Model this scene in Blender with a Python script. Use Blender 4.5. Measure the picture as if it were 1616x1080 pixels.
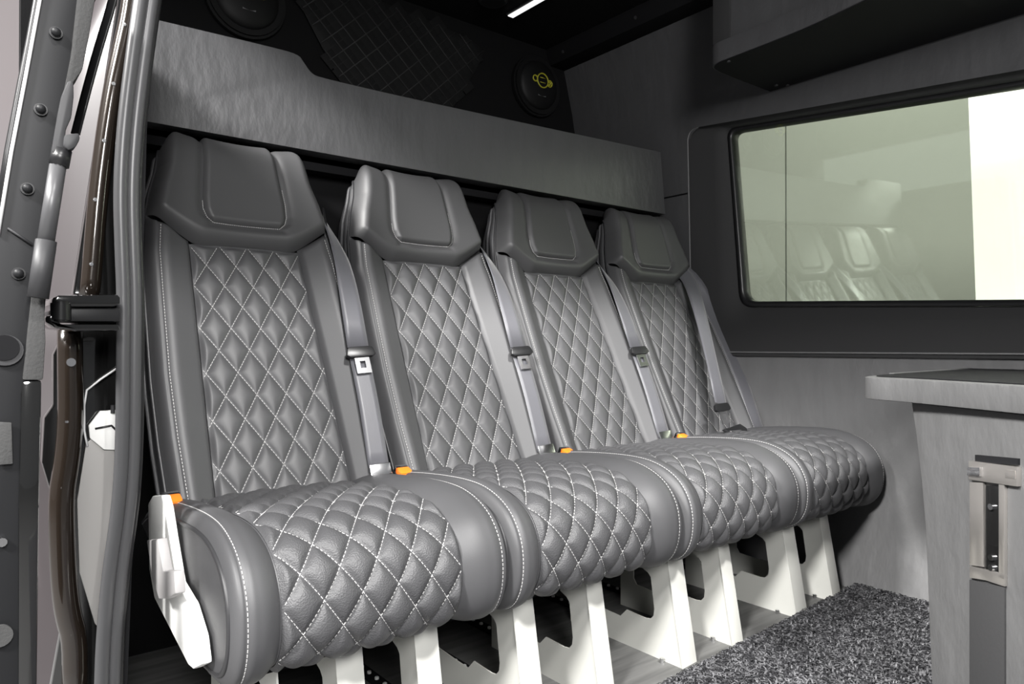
import bpy, bmesh, math, random
import numpy as np
from mathutils import Vector, Matrix

random.seed(4)
for o in list(bpy.data.objects): bpy.data.objects.remove(o)
scn = bpy.context.scene
col = scn.collection

# ------------------------------------------------------------------ camera
FPX, YAW, TILT, CZ = 1132.0, 0.894, 0.0067, 0.68     # focal length in px of a 1616 px wide frame
cy, sy = math.cos(YAW), math.sin(YAW)
CR = Vector((sy, -cy, 0)); CF = Vector((cy*math.cos(TILT), sy*math.cos(TILT), math.sin(TILT))); CU = CR.cross(CF)
cam_d = bpy.data.cameras.new('camera'); cam = bpy.data.objects.new('camera', cam_d); col.objects.link(cam)
cam_d.sensor_width = 36; cam_d.lens = 36*FPX/1616; cam_d.clip_start = 0.02
cam.location = (0, 0, CZ)
cam.rotation_euler = CF.to_track_quat('-Z', 'Y').to_euler()
scn.camera = cam
def at(u, v, ax, val):
    """survey helper: where the sight line of a photo pixel meets a real plane x/y/z = val"""
    d = CF + CR*((u-808)/FPX) - CU*((v-540)/FPX); i = 'xyz'.index(ax)
    c = Vector((0, 0, CZ)); return c + d*((val-c[i])/d[i])

# ------------------------------------------------------------------ world and lights
w = bpy.data.worlds.new('hall_air'); scn.world = w; w.use_nodes = True
bg = w.node_tree.nodes['Background']; bg.inputs[0].default_value = (0.95, 0.97, 1.0, 1); bg.inputs[1].default_value = 0.22
def area(name, loc, target, size, power, color=(1, 1, 1)):
    l = bpy.data.lights.new(name, 'AREA'); l.shape = 'DISK'; l.size = size; l.energy = power; l.color = color
    o = bpy.data.objects.new(name, l); col.objects.link(o); o.location = loc
    o.rotation_euler = (Vector(target)-Vector(loc)).to_track_quat('-Z', 'Y').to_euler(); return o
# hall lamp high outside the sliding door (rakes across the row of seats)
area('hall_lamp_side', (-3.0, 1.75, 3.9), (1.4, 0.85, 0.3), 0.9, 700, (1.0, 0.985, 0.96))
area('fill_light_door', (-2.6, -0.5, 3.1), (1.0, 0.9, 0.4), 0.6, 370, (1.0, 0.985, 0.965))  # second side light, added to brighten the cushions
# hall lamp ahead of the seats
area('hall_lamp_front', (0.25, -2.6, 4.75), (1.2, 1.1, 0.3), 0.5, 460, (1.0, 0.985, 0.965))
# added soft fill light by the open door, for headrests and near seats
area('fill_light_near', (-0.30, -1.05, 1.55), (0.8, 1.4, 0.8), 0.7, 62, (1.0, 0.99, 0.98))
# added light outside the far window, grades the hall wall brighter upwards
area('window_view_fill', (4.25, 2.0, 3.3), (4.9, 2.0, 2.0), 0.8, 22, (0.97, 1.0, 0.93))
scn.view_settings.view_transform = 'Standard'; scn.view_settings.look = 'None'
scn.view_settings.gamma = 1; scn.view_settings.use_curve_mapping = False
scn.view_settings.exposure = 0.0

# ------------------------------------------------------------------ materials
def mat(name, color, rough=0.5, metal=0.0, bump=None, var=0.0, vscale=8, spec=0.5, coat=0.0, sheen=0.0, emit=None):
    m = bpy.data.materials.new(name); m.use_nodes = True; nt = m.node_tree; b = nt.nodes['Principled BSDF']
    b.inputs['Base Color'].default_value = (*color, 1); b.inputs['Roughness'].default_value = rough
    b.inputs['Metallic'].default_value = metal; b.inputs['Specular IOR Level'].default_value = spec
    b.inputs['Coat Weight'].default_value = coat; b.inputs['Sheen Weight'].default_value = sheen
    if emit: b.inputs['Emission Color'].default_value = (*color, 1); b.inputs['Emission Strength'].default_value = emit
    tc = nt.nodes.new('ShaderNodeTexCoord')
    def mapped(sc):
        mp = nt.nodes.new('ShaderNodeMapping'); mp.inputs['Scale'].default_value = sc
        nt.links.new(tc.outputs['Object'], mp.inputs[0]); return mp.outputs[0]
    if var:
        n = nt.nodes.new('ShaderNodeTexNoise'); n.inputs['Scale'].default_value = 1; n.inputs['Detail'].default_value = 6
        nt.links.new(mapped((vscale,)*3 if not isinstance(vscale, tuple) else vscale), n.inputs['Vector'])
        r = nt.nodes.new('ShaderNodeValToRGB')
        r.color_ramp.elements[0].position = 0.3; r.color_ramp.elements[1].position = 0.7
        r.color_ramp.elements[0].color = (*[c*(1-var) for c in color], 1); r.color_ramp.elements[1].color = (*[min(1, c*(1+var)) for c in color], 1)
        nt.links.new(n.outputs['Fac'], r.inputs[0]); nt.links.new(r.outputs[0], b.inputs['Base Color'])
    if bump:
        kind, sc, strength, dist = bump
        sc = sc if isinstance(sc, tuple) else (sc,)*3
        if kind == 'noise':
            t = nt.nodes.new('ShaderNodeTexNoise'); t.inputs['Scale'].default_value = 1; t.inputs['Detail'].default_value = 5; out = t.outputs['Fac']
        elif kind == 'voronoi':
            t = nt.nodes.new('ShaderNodeTexVoronoi'); t.inputs['Scale'].default_value = 1; out = t.outputs['Distance']
        else:
            t = nt.nodes.new('ShaderNodeTexWave'); t.inputs['Scale'].default_value = 1; t.bands_direction = kind.upper(); t.inputs['Distortion'].default_value = 0.4; out = t.outputs['Fac']
        nt.links.new(mapped(sc), t.inputs['Vector'])
        bp = nt.nodes.new('ShaderNodeBump'); bp.inputs['Strength'].default_value = strength; bp.inputs['Distance'].default_value = dist
        nt.links.new(out, bp.inputs['Height']); nt.links.new(bp.outputs[0], b.inputs['Normal'])
    return m
LEA = (0.062, 0.062, 0.065)
M = {
 'leather': mat('grey_leather', LEA, 0.52, bump=('voronoi', 900, 0.12, 0.0006)),
 'quilt': mat('quilted_leather', LEA, 0.52, bump=('voronoi', 800, 0.12, 0.0006)),
 'perf': mat('woven_quilted_leather', LEA, 0.52, bump=('voronoi', (430, 430, 430), 0.6, 0.0008)),
 'headl': mat('headrest_leather', (0.056, 0.056, 0.058), 0.5, bump=('voronoi', 900, 0.12, 0.0006)),
 'pipe': mat('dark_piping', (0.028, 0.028, 0.03), 0.45),
 'stitch': mat('light_thread', (0.48, 0.475, 0.47), 0.7),
 'shell': mat('seat_shell_leather', (0.055, 0.055, 0.058), 0.5, bump=('voronoi', 900, 0.12, 0.0006)),
 'white': mat('white_powder_coat', (0.64, 0.64, 0.60), 0.45, bump=('noise', 300, 0.05, 0.001)),
 'plastic_w': mat('white_plastic', (0.86, 0.86, 0.84), 0.4),
 'lever': mat('grey_plastic', (0.33, 0.32, 0.32), 0.45),
 'web': mat('belt_webbing', (0.10, 0.10, 0.112), 0.42, bump=('noise', (900, 60, 60), 0.15, 0.0006), sheen=0.3),
 'black': mat('black_plastic', (0.012, 0.012, 0.013), 0.35),
 'spk': mat('speaker_black', (0.006, 0.006, 0.0065), 0.55, spec=0.25),
 'black_m': mat('matt_black', (0.008, 0.008, 0.009), 0.8, spec=0.15),
 'chrome': mat('chrome', (0.75, 0.75, 0.76), 0.18, 1.0),
 'orange': mat('orange_plastic', (1.0, 0.22, 0.02), 0.35),
 'vinyl': mat('embossed_grey_vinyl', (0.066, 0.066, 0.069), 0.5, bump=('noise', (30, 30, 14), 0.36, 0.009), var=0.06, vscale=(20, 20, 7)),
 'vinyl_l': mat('embossed_light_grey_vinyl', (0.135, 0.135, 0.137), 0.55, bump=('noise', (30, 30, 14), 0.36, 0.009), var=0.06, vscale=(20, 20, 7)),
 'vinyl_k': mat('dimmed_grey_vinyl', (0.088, 0.088, 0.089), 0.55, bump=('noise', (30, 30, 14), 0.40, 0.009), var=0.06, vscale=(20, 20, 7)),  # same vinyl, darkened to offset the near light on the cabinet
 'trim': mat('dark_grey_felt', (0.024, 0.024, 0.025), 0.8, bump=('noise', 160, 0.15, 0.002)),
 'ceil': mat('black_headlining', (0.0055, 0.0055, 0.006), 0.85, spec=0.15, bump=('noise', 200, 0.2, 0.002)),
 'bq': mat('black_quilted_vinyl', (0.007, 0.007, 0.0075), 0.6, spec=0.25),
 'bthread': mat('dark_thread', (0.022, 0.022, 0.023), 0.7),
 'vfloor': mat('grey_wood_vinyl', (0.12, 0.12, 0.117), 0.55, var=0.35, vscale=(4, 45, 4)),
 'carpet': mat('black_carpet', (0.035, 0.035, 0.04), 0.9, var=0.6, vscale=60),
 'gloss': mat('black_gloss_paint', (0.008, 0.008, 0.008), 0.12, coat=1.0),
 'bronze': mat('bronze_reflection', (0.022, 0.016, 0.012), 0.2, 0.3, coat=0.8),  # reflection in black gloss paint, given as a bronze base colour
 'rubber': mat('grey_rubber', (0.065, 0.065, 0.068), 0.36),
 'door': mat('door_grey_paint', (0.013, 0.0133, 0.0145), 0.5, spec=0.2),
 'felt': mat('door_felt', (0.05, 0.05, 0.05), 0.9, bump=('noise', 300, 0.4, 0.002)),
 'metal': mat('grey_metal', (0.034, 0.034, 0.036), 0.5, 0.0, spec=0.3),
 'edge': mat('bright_edge', (0.75, 0.75, 0.75), 0.3),
 'sheet': mat('pale_body_reflection', (0.34, 0.33, 0.32), 0.35),  # reflection in the black body, put into a pale colour
 'pink': mat('hall_wall_paint', (0.20, 0.18, 0.185), 0.8),
 'green': mat('pale_hall_wall', (0.29, 0.29, 0.28), 0.8),
 'body': mat('mauve_body_reflection', (0.042, 0.036, 0.038), 0.4),  # pinkish reflection on the van side, put into its colour
 'ground': mat('hall_floor', (0.16, 0.16, 0.16), 0.6),
 'yellow': mat('yellow_print', (0.42, 0.40, 0.03), 0.5),
 'print': mat('grey_print', (0.16, 0.16, 0.17), 0.5),
 'lamp': mat('led_strip', (1.0, 1.0, 1.0), 0.4, emit=1.0),
 'glare': mat('white_window_glare', (1.0, 0.985, 0.95), 0.5, emit=1.35),  # glows in place of a bright reflection in the window
 'satin': mat('brushed_metal', (0.62, 0.59, 0.56), 0.28, 0.9),
}
g = bpy.data.materials.new('tinted_glass'); g.use_nodes = True; nt = g.node_tree; nt.nodes.clear()
go = nt.nodes.new('ShaderNodeOutputMaterial'); gm = nt.nodes.new('ShaderNodeMixShader'); gt = nt.nodes.new('ShaderNodeBsdfTransparent'); gg = nt.nodes.new('ShaderNodeBsdfGlossy')
gt.inputs[0].default_value = (0.82, 0.86, 0.78, 1); gg.inputs[0].default_value = (0.9, 1, 0.9, 1); gg.inputs['Roughness'].default_value = 0.03
lw = nt.nodes.new('ShaderNodeLayerWeight'); lw.inputs[0].default_value = 0.5
pw_ = nt.nodes.new('ShaderNodeMath'); pw_.operation = 'POWER'; pw_.inputs[1].default_value = 3.0
ml_ = nt.nodes.new('ShaderNodeMath'); ml_.operation = 'MULTIPLY_ADD'; ml_.inputs[1].default_value = 0.55; ml_.inputs[2].default_value = 0.17
nt.links.new(lw.outputs['Facing'], pw_.inputs[0]); nt.links.new(pw_.outputs[0], ml_.inputs[0]); nt.links.new(ml_.outputs[0], gm.inputs[0]); nt.links.new(gt.outputs[0], gm.inputs[1]); nt.links.new(gg.outputs[0], gm.inputs[2]); nt.links.new(gm.outputs[0], go.inputs[0])
M['glass'] = g

# ------------------------------------------------------------------ helpers
def mesh(name, verts, faces, m, parent=None, smooth=True):
    me = bpy.data.meshes.new(name); me.from_pydata([tuple(v) for v in verts], [], faces); me.update()
    if smooth: me.shade_smooth()
    me.materials.append(M[m] if isinstance(m, str) else m)
    return link(name, me, parent)
def link(name, me, parent=None):
    o = bpy.data.objects.new(name, me); col.objects.link(o)
    if parent: o.parent = parent
    return o
def from_bm(name, bm, m, parent=None, smooth=False, angle=40):
    bmesh.ops.recalc_face_normals(bm, faces=bm.faces)
    me = bpy.data.meshes.new(name); bm.to_mesh(me); bm.free()
    if smooth:
        me.shade_smooth(); me.set_sharp_from_angle(angle=math.radians(angle))
    me.materials.append(M[m] if isinstance(m, str) else m)
    return link(name, me, parent)
def empty(name, loc=(0, 0, 0), rot=(0, 0, 0)):
    o = bpy.data.objects.new(name, None); col.objects.link(o); o.location = loc; o.rotation_euler = rot; o.empty_display_size = 0.05; return o
def tag(o, label, cat, group=None):
    o['label'] = label; o['category'] = cat
    if group: o['group'] = group
    return o
def struct(o, label=None):
    o['kind'] = 'structure'
    if label: o['label'] = label
    return o
def box(name, lo, hi, m, parent=None, bev=0.0, seg=2):
    bm = bmesh.new(); bmesh.ops.create_cube(bm, size=1)
    for v in bm.verts: v.co = Vector([lo[i]+(v.co[i]+.5)*(hi[i]-lo[i]) for i in range(3)])
    if bev: bmesh.ops.bevel(bm, geom=bm.edges[:], offset=bev, segments=seg, profile=0.6, affect='EDGES')
    return from_bm(name, bm, m, parent, smooth=bool(bev))
def prism(name, pts, vec, m, parent=None, bev=0.0, seg=2):
    """polygon (3-D points) given thickness along vec"""
    bm = bmesh.new(); vs = [bm.verts.new(p) for p in pts]; f = bm.faces.new(vs)
    r = bmesh.ops.extrude_face_region(bm, geom=[f])
    for e in r['geom']:
        if isinstance(e, bmesh.types.BMVert): e.co += Vector(vec)
    bmesh.ops.recalc_face_normals(bm, faces=bm.faces)
    if bev: bmesh.ops.bevel(bm, geom=bm.edges[:], offset=bev, segments=seg, profile=0.6, affect='EDGES', clamp_overlap=True)
    return from_bm(name, bm, m, parent, smooth=bool(bev))
def smooth_path(pts, n=3, closed=False):
    pts = [Vector(p) for p in pts]
    for _ in range(n):
        q = []
        k = len(pts)
        for i in range(k if closed else k-1):
            a, b = pts[i], pts[(i+1) % k]; q += [a*.75+b*.25, a*.25+b*.75]
        if not closed: q = [pts[0]]+q[1:-1]+[pts[-1]]
        pts = q
    return pts
def tube_data(path, r, n=8, up=Vector((0, 0, 1)), prof=None):
    V, Fc = [], []
    path = [Vector(p) for p in path]; N = len(path)
    prof = prof or [(math.cos(2*math.pi*k/n)*r, math.sin(2*math.pi*k/n)*r) for k in range(n)]; n = len(prof)
    for i, p in enumerate(path):
        t = (path[min(i+1, N-1)]-path[max(i-1, 0)]).normalized()
        a = t.cross(up)
        if a.length < 1e-4: a = t.cross(Vector((1, 0, 0)))
        a.normalize(); b = a.cross(t).normalized()
        for (x, y) in prof: V.append(p+a*x+b*y)
    for i in range(N-1):
        for k in range(n):
            Fc.append((i*n+k, i*n+(k+1) % n, (i+1)*n+(k+1) % n, (i+1)*n+k))
    Fc.append(tuple(range(n))[::-1]); Fc.append(tuple((N-1)*n+k for k in range(n)))
    return V, Fc
def tube(name, path, r, m, parent=None, n=8, up=Vector((0, 0, 1)), prof=None):
    V, Fc = tube_data(path, r, n, up, prof); return mesh(name, V, Fc, m, parent)
def cyl(name, c, axis, r, depth, m, parent=None, n=24, bev=0.0, r2=None):
    bm = bmesh.new(); bmesh.ops.create_cone(bm, cap_ends=True, segments=n, radius1=r, radius2=r if r2 is None else r2, depth=depth)
    if bev: bmesh.ops.bevel(bm, geom=[e for e in bm.edges if len(e.link_faces) == 2 and abs(e.calc_face_angle(0)) > 0.8], offset=bev, segments=2, affect='EDGES')
    q = Vector((0, 0, 1)).rotation_difference(Vector(axis)).to_matrix().to_4x4()
    bmesh.ops.transform(bm, matrix=Matrix.Translation(c) @ q, verts=bm.verts)
    return from_bm(name, bm, m, parent, smooth=True)
def grid(name, nu, nv, fn, m, parent=None, flip=False):
    V = [fn(i/nu, j/nv) for j in range(nv+1) for i in range(nu+1)]
    Fc = []
    for j in range(nv):
        for i in range(nu):
            a = j*(nu+1)+i; f = (a, a+1, a+nu+2, a+nu+1); Fc.append(f[::-1] if flip else f)
    return mesh(name, V, Fc, m, parent)
def copy_tree(o, parent=None):
    c = o.copy(); col.objects.link(c); c.parent = parent
    for ch in list(o.children): copy_tree(ch, c)
    return c

# ================================================================== the van shell
YR = 1.755       # dark wall directly behind the seats
# floor of the van
struct(box('floor', (0.27, -0.8, -0.05), (2.16, 2.2, 0.0), 'vfloor'), 'grey wood-effect vinyl floor of the van')
# ceiling
ce = struct(box('ceiling', (0.20, 0.42, 1.86), (2.05, 2.2, 1.92), 'ceil'), 'black lined ceiling of the van')
struct(box('trim_3', (0.13, -0.35, 1.60), (0.235, 2.2, 1.93), 'black_m', bev=.02), 'unseen black cantrail above the sliding door opening')  # out of view; put in to shade cross panel and upper far wall
# rear bulkhead (upper, set back) and dark wall behind the backrests
rw = struct(box('wall_rear', (0.16, 2.13, 0.0), (2.16, 2.18, 1.92), 'ceil'), 'black upper rear bulkhead above the grey cross panel')
struct(box('wall_behind_seats', (0.24, YR, 0.0), (2.12, YR+.03, 1.17), 'ceil'), 'black carpeted wall behind the backrests')
# far side wall ------------------------------------------------------
wr = struct(empty('wall_right', (2.08, 1.0, 0)), 'grey vinyl covered far side wall with a long window')
def strip(name, prof, y0, y1, m, parent, ny=2, thick=0.03):
    """wall strip: profile [(x,z)] swept along Y, with thickness outward"""
    V, Fc = [], []; n = len(prof)
    for off in (0, thick):
        for j in range(ny+1):
            y = y0+(y1-y0)*j/ny
            for (x, z) in prof: V.append((x+off-2.08, y-1.0, z))
    H = n*(ny+1)
    for j in range(ny):
        for i in range(n-1):
            a = j*n+i; Fc.append((a, a+1, a+n+1, a+n)); b = a+H; Fc.append((b, b+n, b+n+1, b+1))
    for j in range(ny):
        a = j*n; Fc.append((a, a+n, a+n+H, a+H)); a = j*n+n-1; Fc.append((a, a+H, a+n+H, a+n))
    for i in range(n-1):
        Fc.append((i, i+H, i+1+H, i+1)); a = ny*n+i; Fc.append((a, a+1, a+1+H, a+H))
    o_ = mesh(name, V, Fc, m, parent, smooth=True); o_.data.set_sharp_from_angle(angle=math.radians(35)); return o_
low = [(p.x, p.y) for p in smooth_path([(2.015, 0, 0), (2.07, .14, 0), (2.10, .30, 0), (2.10, .655, 0)], 3)]+[(2.088, .662)]
o = strip('lower_panel', low, -0.9, 1.70, 'vinyl_l', wr); o['label'] = 'lighter grey lower wall panel'
# upper wall: its lower edge follows the window head, which falls towards the front
def wx(z): return float(np.interp(z, [.66, 1.42, 1.60, 1.86], [2.085, 2.062, 2.035, 1.965]))
def headz(y): return 1.447-(1.58-y)*0.0905
def upper(s, t):
    y = -0.9+(1.5805+0.9)*s; z = headz(y)+(1.865-headz(y))*t; return (wx(z)-2.08, y-1.0, z)
o = grid('upper_panel', 60, 12, upper, 'vinyl', wr)
def rearp(z0, z1):
    return lambda s, t: (wx(z0+(z1-z0)*t)-2.08, 1.58+.55*s-1.0, z0+(z1-z0)*t)
grid('rear_panel', 10, 8, rearp(1.225, 1.865), 'vinyl', wr)
grid('rear_panel', 10, 8, rearp(0.60, 1.219), 'vinyl', wr)
# dark backing so that the joints read as thin dark lines
grid('joint_backing', 4, 8, lambda s, t: (wx(.6+1.26*t)-2.08+.008, 1.585+.54*s-1.0, .6+1.26*t), 'black_m', wr)

for y0, z0, y1, z1, m_ in ((1.54, 1.447, 1.62, 1.865, 'vinyl'),):
    grid('joint_backing', 2, 8, lambda s_, t: (wx(z0+(z1-z0)*t)-2.08+.004, y0+(y1-y0)*s_-1.0, z0+(z1-z0)*t), m_, wr)
for tri in (((1.59, 1.46), (1.59, 1.395), (1.565, 1.425), (1.53, 1.445)), ((1.59, .645), (1.59, .77), (1.548, .69), (1.47, .645))):
    prism('corner_web', [(wx(z)-2.08+.003, y-1.0, z) for y, z in tri], (.004, 0, 0), 'vinyl', wr)
# window recess (dark trim) lofted from the wall opening to the glass
def rrect(c0, c1, c2, c3, r, n=8):
    """rounded quad in (y,z); corners in order, r = radius per corner"""
    P = [Vector(p) for p in (c0, c1, c2, c3)]; out = []
    for i in range(4):
        p, a, b = P[i], P[i-1], P[(i+1) % 4]
        ua = (a-p).normalized(); ub = (b-p).normalized(); rr = r[i]
        s, e = p+ua*rr, p+ub*rr
        for k in range(n+1):
            t = k/n; out.append((s*(1-t)*(1-t)+p*2*t*(1-t)+e*t*t))
    return out
YF = -0.75
outer = rrect((1.590, headz(1.578)+.012), (1.590, .650), (YF, .650), (YF, headz(YF)+.012), (.045, .10, .05, .05))
mid = rrect((1.50, 1.437), (1.47, .735), (YF+.05, .70), (YF+.05, headz(YF)-.01), (.05, .09, .05, .05))
mid2 = rrect((1.470, 1.432), (1.445, .765), (YF+.07, .722), (YF+.07, headz(YF)-.012), (.05, .09, .05, .05))
inner = rrect((1.440, 1.416), (1.388, .832), (YF+.1, .745), (YF+.1, headz(YF)-.02), (.03, .04, .04, .04))
inner0 = rrect((1.452, 1.428), (1.402, .815), (YF+.09, .73), (YF+.09, headz(YF)-.015), (.035, .05, .04, .04))
w1 = struct(empty('window_1', (2.14, 0.5, 1.1)), 'long tinted side window set in a dark trim recess')
V, Fc = [], []; rings = [(outer, None), (mid, 2.092), (mid2, 2.098), (inner0, 2.120)]; n = len(outer)
for ring, x in rings:
    for p in ring: V.append(((x if x else max(wx(p[1])+.004, 2.068))-2.14, p[0]-.5, p[1]-1.1))
for j in range(len(rings)-1):
    for i in range(n): Fc.append((j*n+i, j*n+(i+1) % n, (j+1)*n+(i+1) % n, (j+1)*n+i))
mesh('recess_trim', V, Fc, 'trim', w1)
lipp = rrect((1.580, headz(1.578)), (1.580, .662), (YF, .662), (YF, headz(YF)), (.045, .10, .05, .05))
tube('opening_lip', [(max(wx(p[1])+.001, 2.064)-2.14, p[0]-.5, p[1]-1.1) for p in lipp[:19]], .0028, 'vinyl_l', w1, n=6, up=Vector((1, 0, 0)))
V, Fc = [], []; rings = [(inner0, 2.119), (inner0, 2.112), (inner, 2.118), (inner, 2.157)]
for ring, x in rings:
    for p in ring: V.append((x-2.14, p[0]-.5, p[1]-1.1))
for j in range(len(rings)-1):
    for i in range(n): Fc.append((j*n+i, j*n+(i+1) % n, (j+1)*n+(i+1) % n, (j+1)*n+i))
mesh('glass_seal', V, Fc, 'black', w1)
prism('pane', [(2.133-2.14+(1.1-p[1])*.045, p[0]-.5, p[1]-1.1) for p in rrect((1.46, 1.43), (1.42, .81), (YF+.05, .70), (YF+.05, headz(YF)), (.03,)*4)], (0.004, 0, 0), 'glass', w1)

# trim under the ceiling along the far wall
tr = struct(empty('trim_1', (1.93, 1.5, 1.83)), 'black cable trunking along the ceiling edge of the far wall')
prism('trunking', [(1.885-1.93, -1.0, .03), (1.885-1.93, -1.0, .012), (1.905-1.93, -1.0, -.03), (1.99-1.93, -1.0, -.032), (1.99-1.93, -1.0, .03)], (0, 1.63, 0), 'black_m', tr, bev=.003)
for y in (2.04, 1.67, 1.30): cyl('screw', (1.893-1.93, y-1.5, -.004), (-.9, 0, -.4), .006, .004, 'metal', tr, n=12)

# grey cross panel above the backrests, with a raised end
def pan(pts, y): return [(x, y, z) for x, z in pts]
top = smooth_path([(0.345, 1.372, 0), (0.60, 1.379, 0), (0.672, 1.379, 0), (0.685, 1.363, 0), (0.705, 1.340, 0), (0.73, 1.336, 0), (1.0, 1.340, 0), (2.0, 1.371, 0)], 2)
poly = [(p[0], p[1]) for p in top]+[(2.002, 1.371), (2.027, 1.153), (0.300, 1.153), (0.300, 1.372)]
cp = empty('cross_panel', (1.18, 1.65, 1.15))
prism('padded_board', [(x-1.18, 0, z-1.15) for x, z in poly], (0, .05, 0), 'vinyl', cp, bev=.004)
box('support_ledge', (0.26-1.18, .052, -.03), (2.03-1.18, .09, .015), 'black_m', cp)
tag(cp, 'long grey vinyl padded cross panel with a stepped top above the backrests', 'panel')

# rear shelf behind cross panel (dark)
struct(box('trim_2', (0.24, 1.702, 1.14), (2.06, 2.13, 1.17), 'ceil'), 'black shelf behind the grey cross panel')

# ================================================================== speakers and quilted rear panel
def speaker(name, c, label):
    e = empty(name, c)
    cyl('rim', (0, -.012, 0), (0, -1, 0), .118, .03, 'spk', e, n=48, bev=.008)
    bm = bmesh.new(); bmesh.ops.create_uvsphere(bm, u_segments=32, v_segments=16, radius=.095)
    for v in bm.verts: v.co.z *= .28
    bmesh.ops.transform(bm, matrix=Matrix.Translation((0, -.024, 0)) @ Matrix.Rotation(math.pi/2, 4, 'X'), verts=bm.verts)
    cone = from_bm('cone', bm, 'spk', e, smooth=True)
    def ring(nm, cx, cz, r, t=.0028, a0=0, a1=2*math.pi, sx=1.0):
        y = -.024-.0266*math.sqrt(max(0.05, 1-(cx*cx+cz*cz)/.095**2))-.001
        tube(nm, [(cx+sx*r*math.cos(a0+(a1-a0)*k/32), y, cz+r*math.sin(a0+(a1-a0)*k/32)) for k in range(33)], t, 'yellow', cone, n=6, up=Vector((0, 1, 0)))
    ring('emblem', 0, .012, .027); ring('emblem', -.036, .014, .011); ring('emblem', .037, .008, .012, a0=-2.6, a1=2.6); ring('emblem', .034, .008, .006)
    for dz in (.022, .004):
        tube('emblem', [(-.013, -.0515, .0+dz), (.013, -.0515, dz)], .0016, 'yellow', cone, n=6)
    box('wordmark', (-.019, -.047, -.047), (.019, -.042, -.041), 'print', cone)
    tag(e, label, 'speaker', 'round speakers on the rear bulkhead'); return e
s1 = at(843, 138, 'y', 2.13); speaker('wall_speaker', s1, 'round black speaker with yellow emblem beside the far side wall')
s2 = at(385, 0, 'y', 2.13); speaker('wall_speaker', s2, 'round black speaker cut by the top of the picture, above the nearest seat')

qp = empty('quilted_panel', (1.25, 2.125, 1.7))
Q = [at(*p, 'y', 2.12) for p in ((440, -60), (700, 40), (765, 75), (760, 95), (728, 150), (690, 210), (560, 170), (500, 60))]
Qs = smooth_path([(p.x-1.25, 0, p.z-1.7) for p in Q], 2, True)
prism('backing', Qs, (0, -.006, 0), 'bq', qp, bev=.002)
# raised diamond lattice built as real pillows, clipped to the panel outline
def inside(x, z):
    c = False; k = len(Qs)
    for i in range(k):
        a, b = Qs[i], Qs[(i+1) % k]
        if (a.z > z) != (b.z > z) and x < (b.x-a.x)*(z-a.z)/(b.z-a.z)+a.x: c = not c
    return c
def diamond_lines(dw, dh):
    out = []
    for k in range(-14, 15):
        for sgn in (1, -1):
            pts = []
            for i in range(241):
                x = -.6+1.2*i/240; z = sgn*(x/dw-k)*dh
                if inside(x, z): pts.append((x, -.0085, z))
                elif len(pts) > 2: out.append(pts); pts = []
                else: pts = []
            if len(pts) > 2: out.append(pts)
    return out
V, Fc = [], []
for l in diamond_lines(.080, .074):
    v, f = tube_data([l[0], l[len(l)//2], l[-1]], .0022, 5); b = len(V); V += v; Fc += [tuple(i+b for i in q) for q in f]
mesh('quilting_seams', V, Fc, 'bthread', qp)
V, Fc = [], []
for i in range(-12, 13):
    for j in range(-12, 13):
        cx, cz = (i+j)*.040, (i-j)*.037
        if inside(cx, cz):
            b = len(V); k = .93
            V += [(cx, -.0095, cz), (cx-.040*k, -.006, cz), (cx, -.006, cz-.037*k), (cx+.040*k, -.006, cz), (cx, -.006, cz+.037*k)]
            Fc += [(b, b+2, b+1), (b, b+3, b+2), (b, b+4, b+3), (b, b+1, b+4)]
mesh('diamond_padding', V, Fc, 'bq', qp)
tag(qp, 'black diamond-quilted panel on the rear bulkhead under the ceiling', 'panel')

# ceiling led strip and round ceiling lamp
ls = empty('led_strip', (1.585, 1.9, 1.86))
prism('profile', [(-.016, -.55, 0), (.016, -.55, 0), (.016, .085, 0), (-.016, .085, 0)], (0, 0, -.006), 'metal', ls)
prism('diffuser', [(-.012, -.548, -.006), (.012, -.548, -.006), (.012, .082, -.006), (-.012, .082, -.006)], (0, 0, -.004), 'lamp', ls, bev=.0015)
tag(ls, 'thin white led strip on the black ceiling', 'light strip')
cl = empty('ceiling_lamp', at(778, -3, 'z', 1.86))
cyl('bezel', (0, 0, -.006), (0, 0, -1), .05, .012, 'metal', cl, n=32, bev=.003)
cyl('lens', (0, 0, -.013), (0, 0, -1), .042, .006, 'black', cl, n=32)
tag(cl, 'small round lamp with a dark lens at the top edge, beside the led strip', 'lamp')

# ================================================================== overhead locker on the far wall
ol = empty('overhead_locker', (1.89, 0.6, 1.485))
tray = smooth_path([(1.785, 1.255, 0), (1.74, 1.25, 0), (1.721, 1.22, 0), (1.719, 1.18, 0), (1.712, 1.0, 0), (1.70, .90, 0), (1.665, .74, 0), (1.63, .55, 0)], 2)
tp = [(p.x-1.89, p.y-.6, 0) for p in tray]+[(1.63-1.89, -1.3, 0), (2.045-1.89, -1.3, 0), (2.045-1.89, .652, 0), (1.85-1.89, .656, 0)]
prism('tray', tp, (0, 0, .058), 'vinyl', ol, bev=.004)
prism('underside', [(x*.985-.001, y-.006, -.002) for x, y, _ in tp], (0, 0, .002), 'black_m', ol)
bx = [(1.752, 1.238), (1.744, 1.20), (1.738, 1.0), (1.725, .90), (1.69, .74), (1.655, .55), (1.655, -.7), (1.96, -.7), (1.96, 1.238)]
prism('front_door', [(x-1.89, y-.6, .064) for x, y in bx], (0, 0, .30), 'vinyl', ol, bev=.004)
box('end_post', (1.737-1.89, 1.185-.6, .0605), (1.80-1.89, 1.242-.6, .36), 'trim', ol, bev=.004)
for p in ((1150, 95), (1225, 133), (1243, 133)):
    q = at(*p, 'z', 1.485); cyl('screw', (q.x-1.89, q.y-.6, -.0035), (0, 0, -1), .005, .004, 'metal', ol, n=12)
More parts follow.
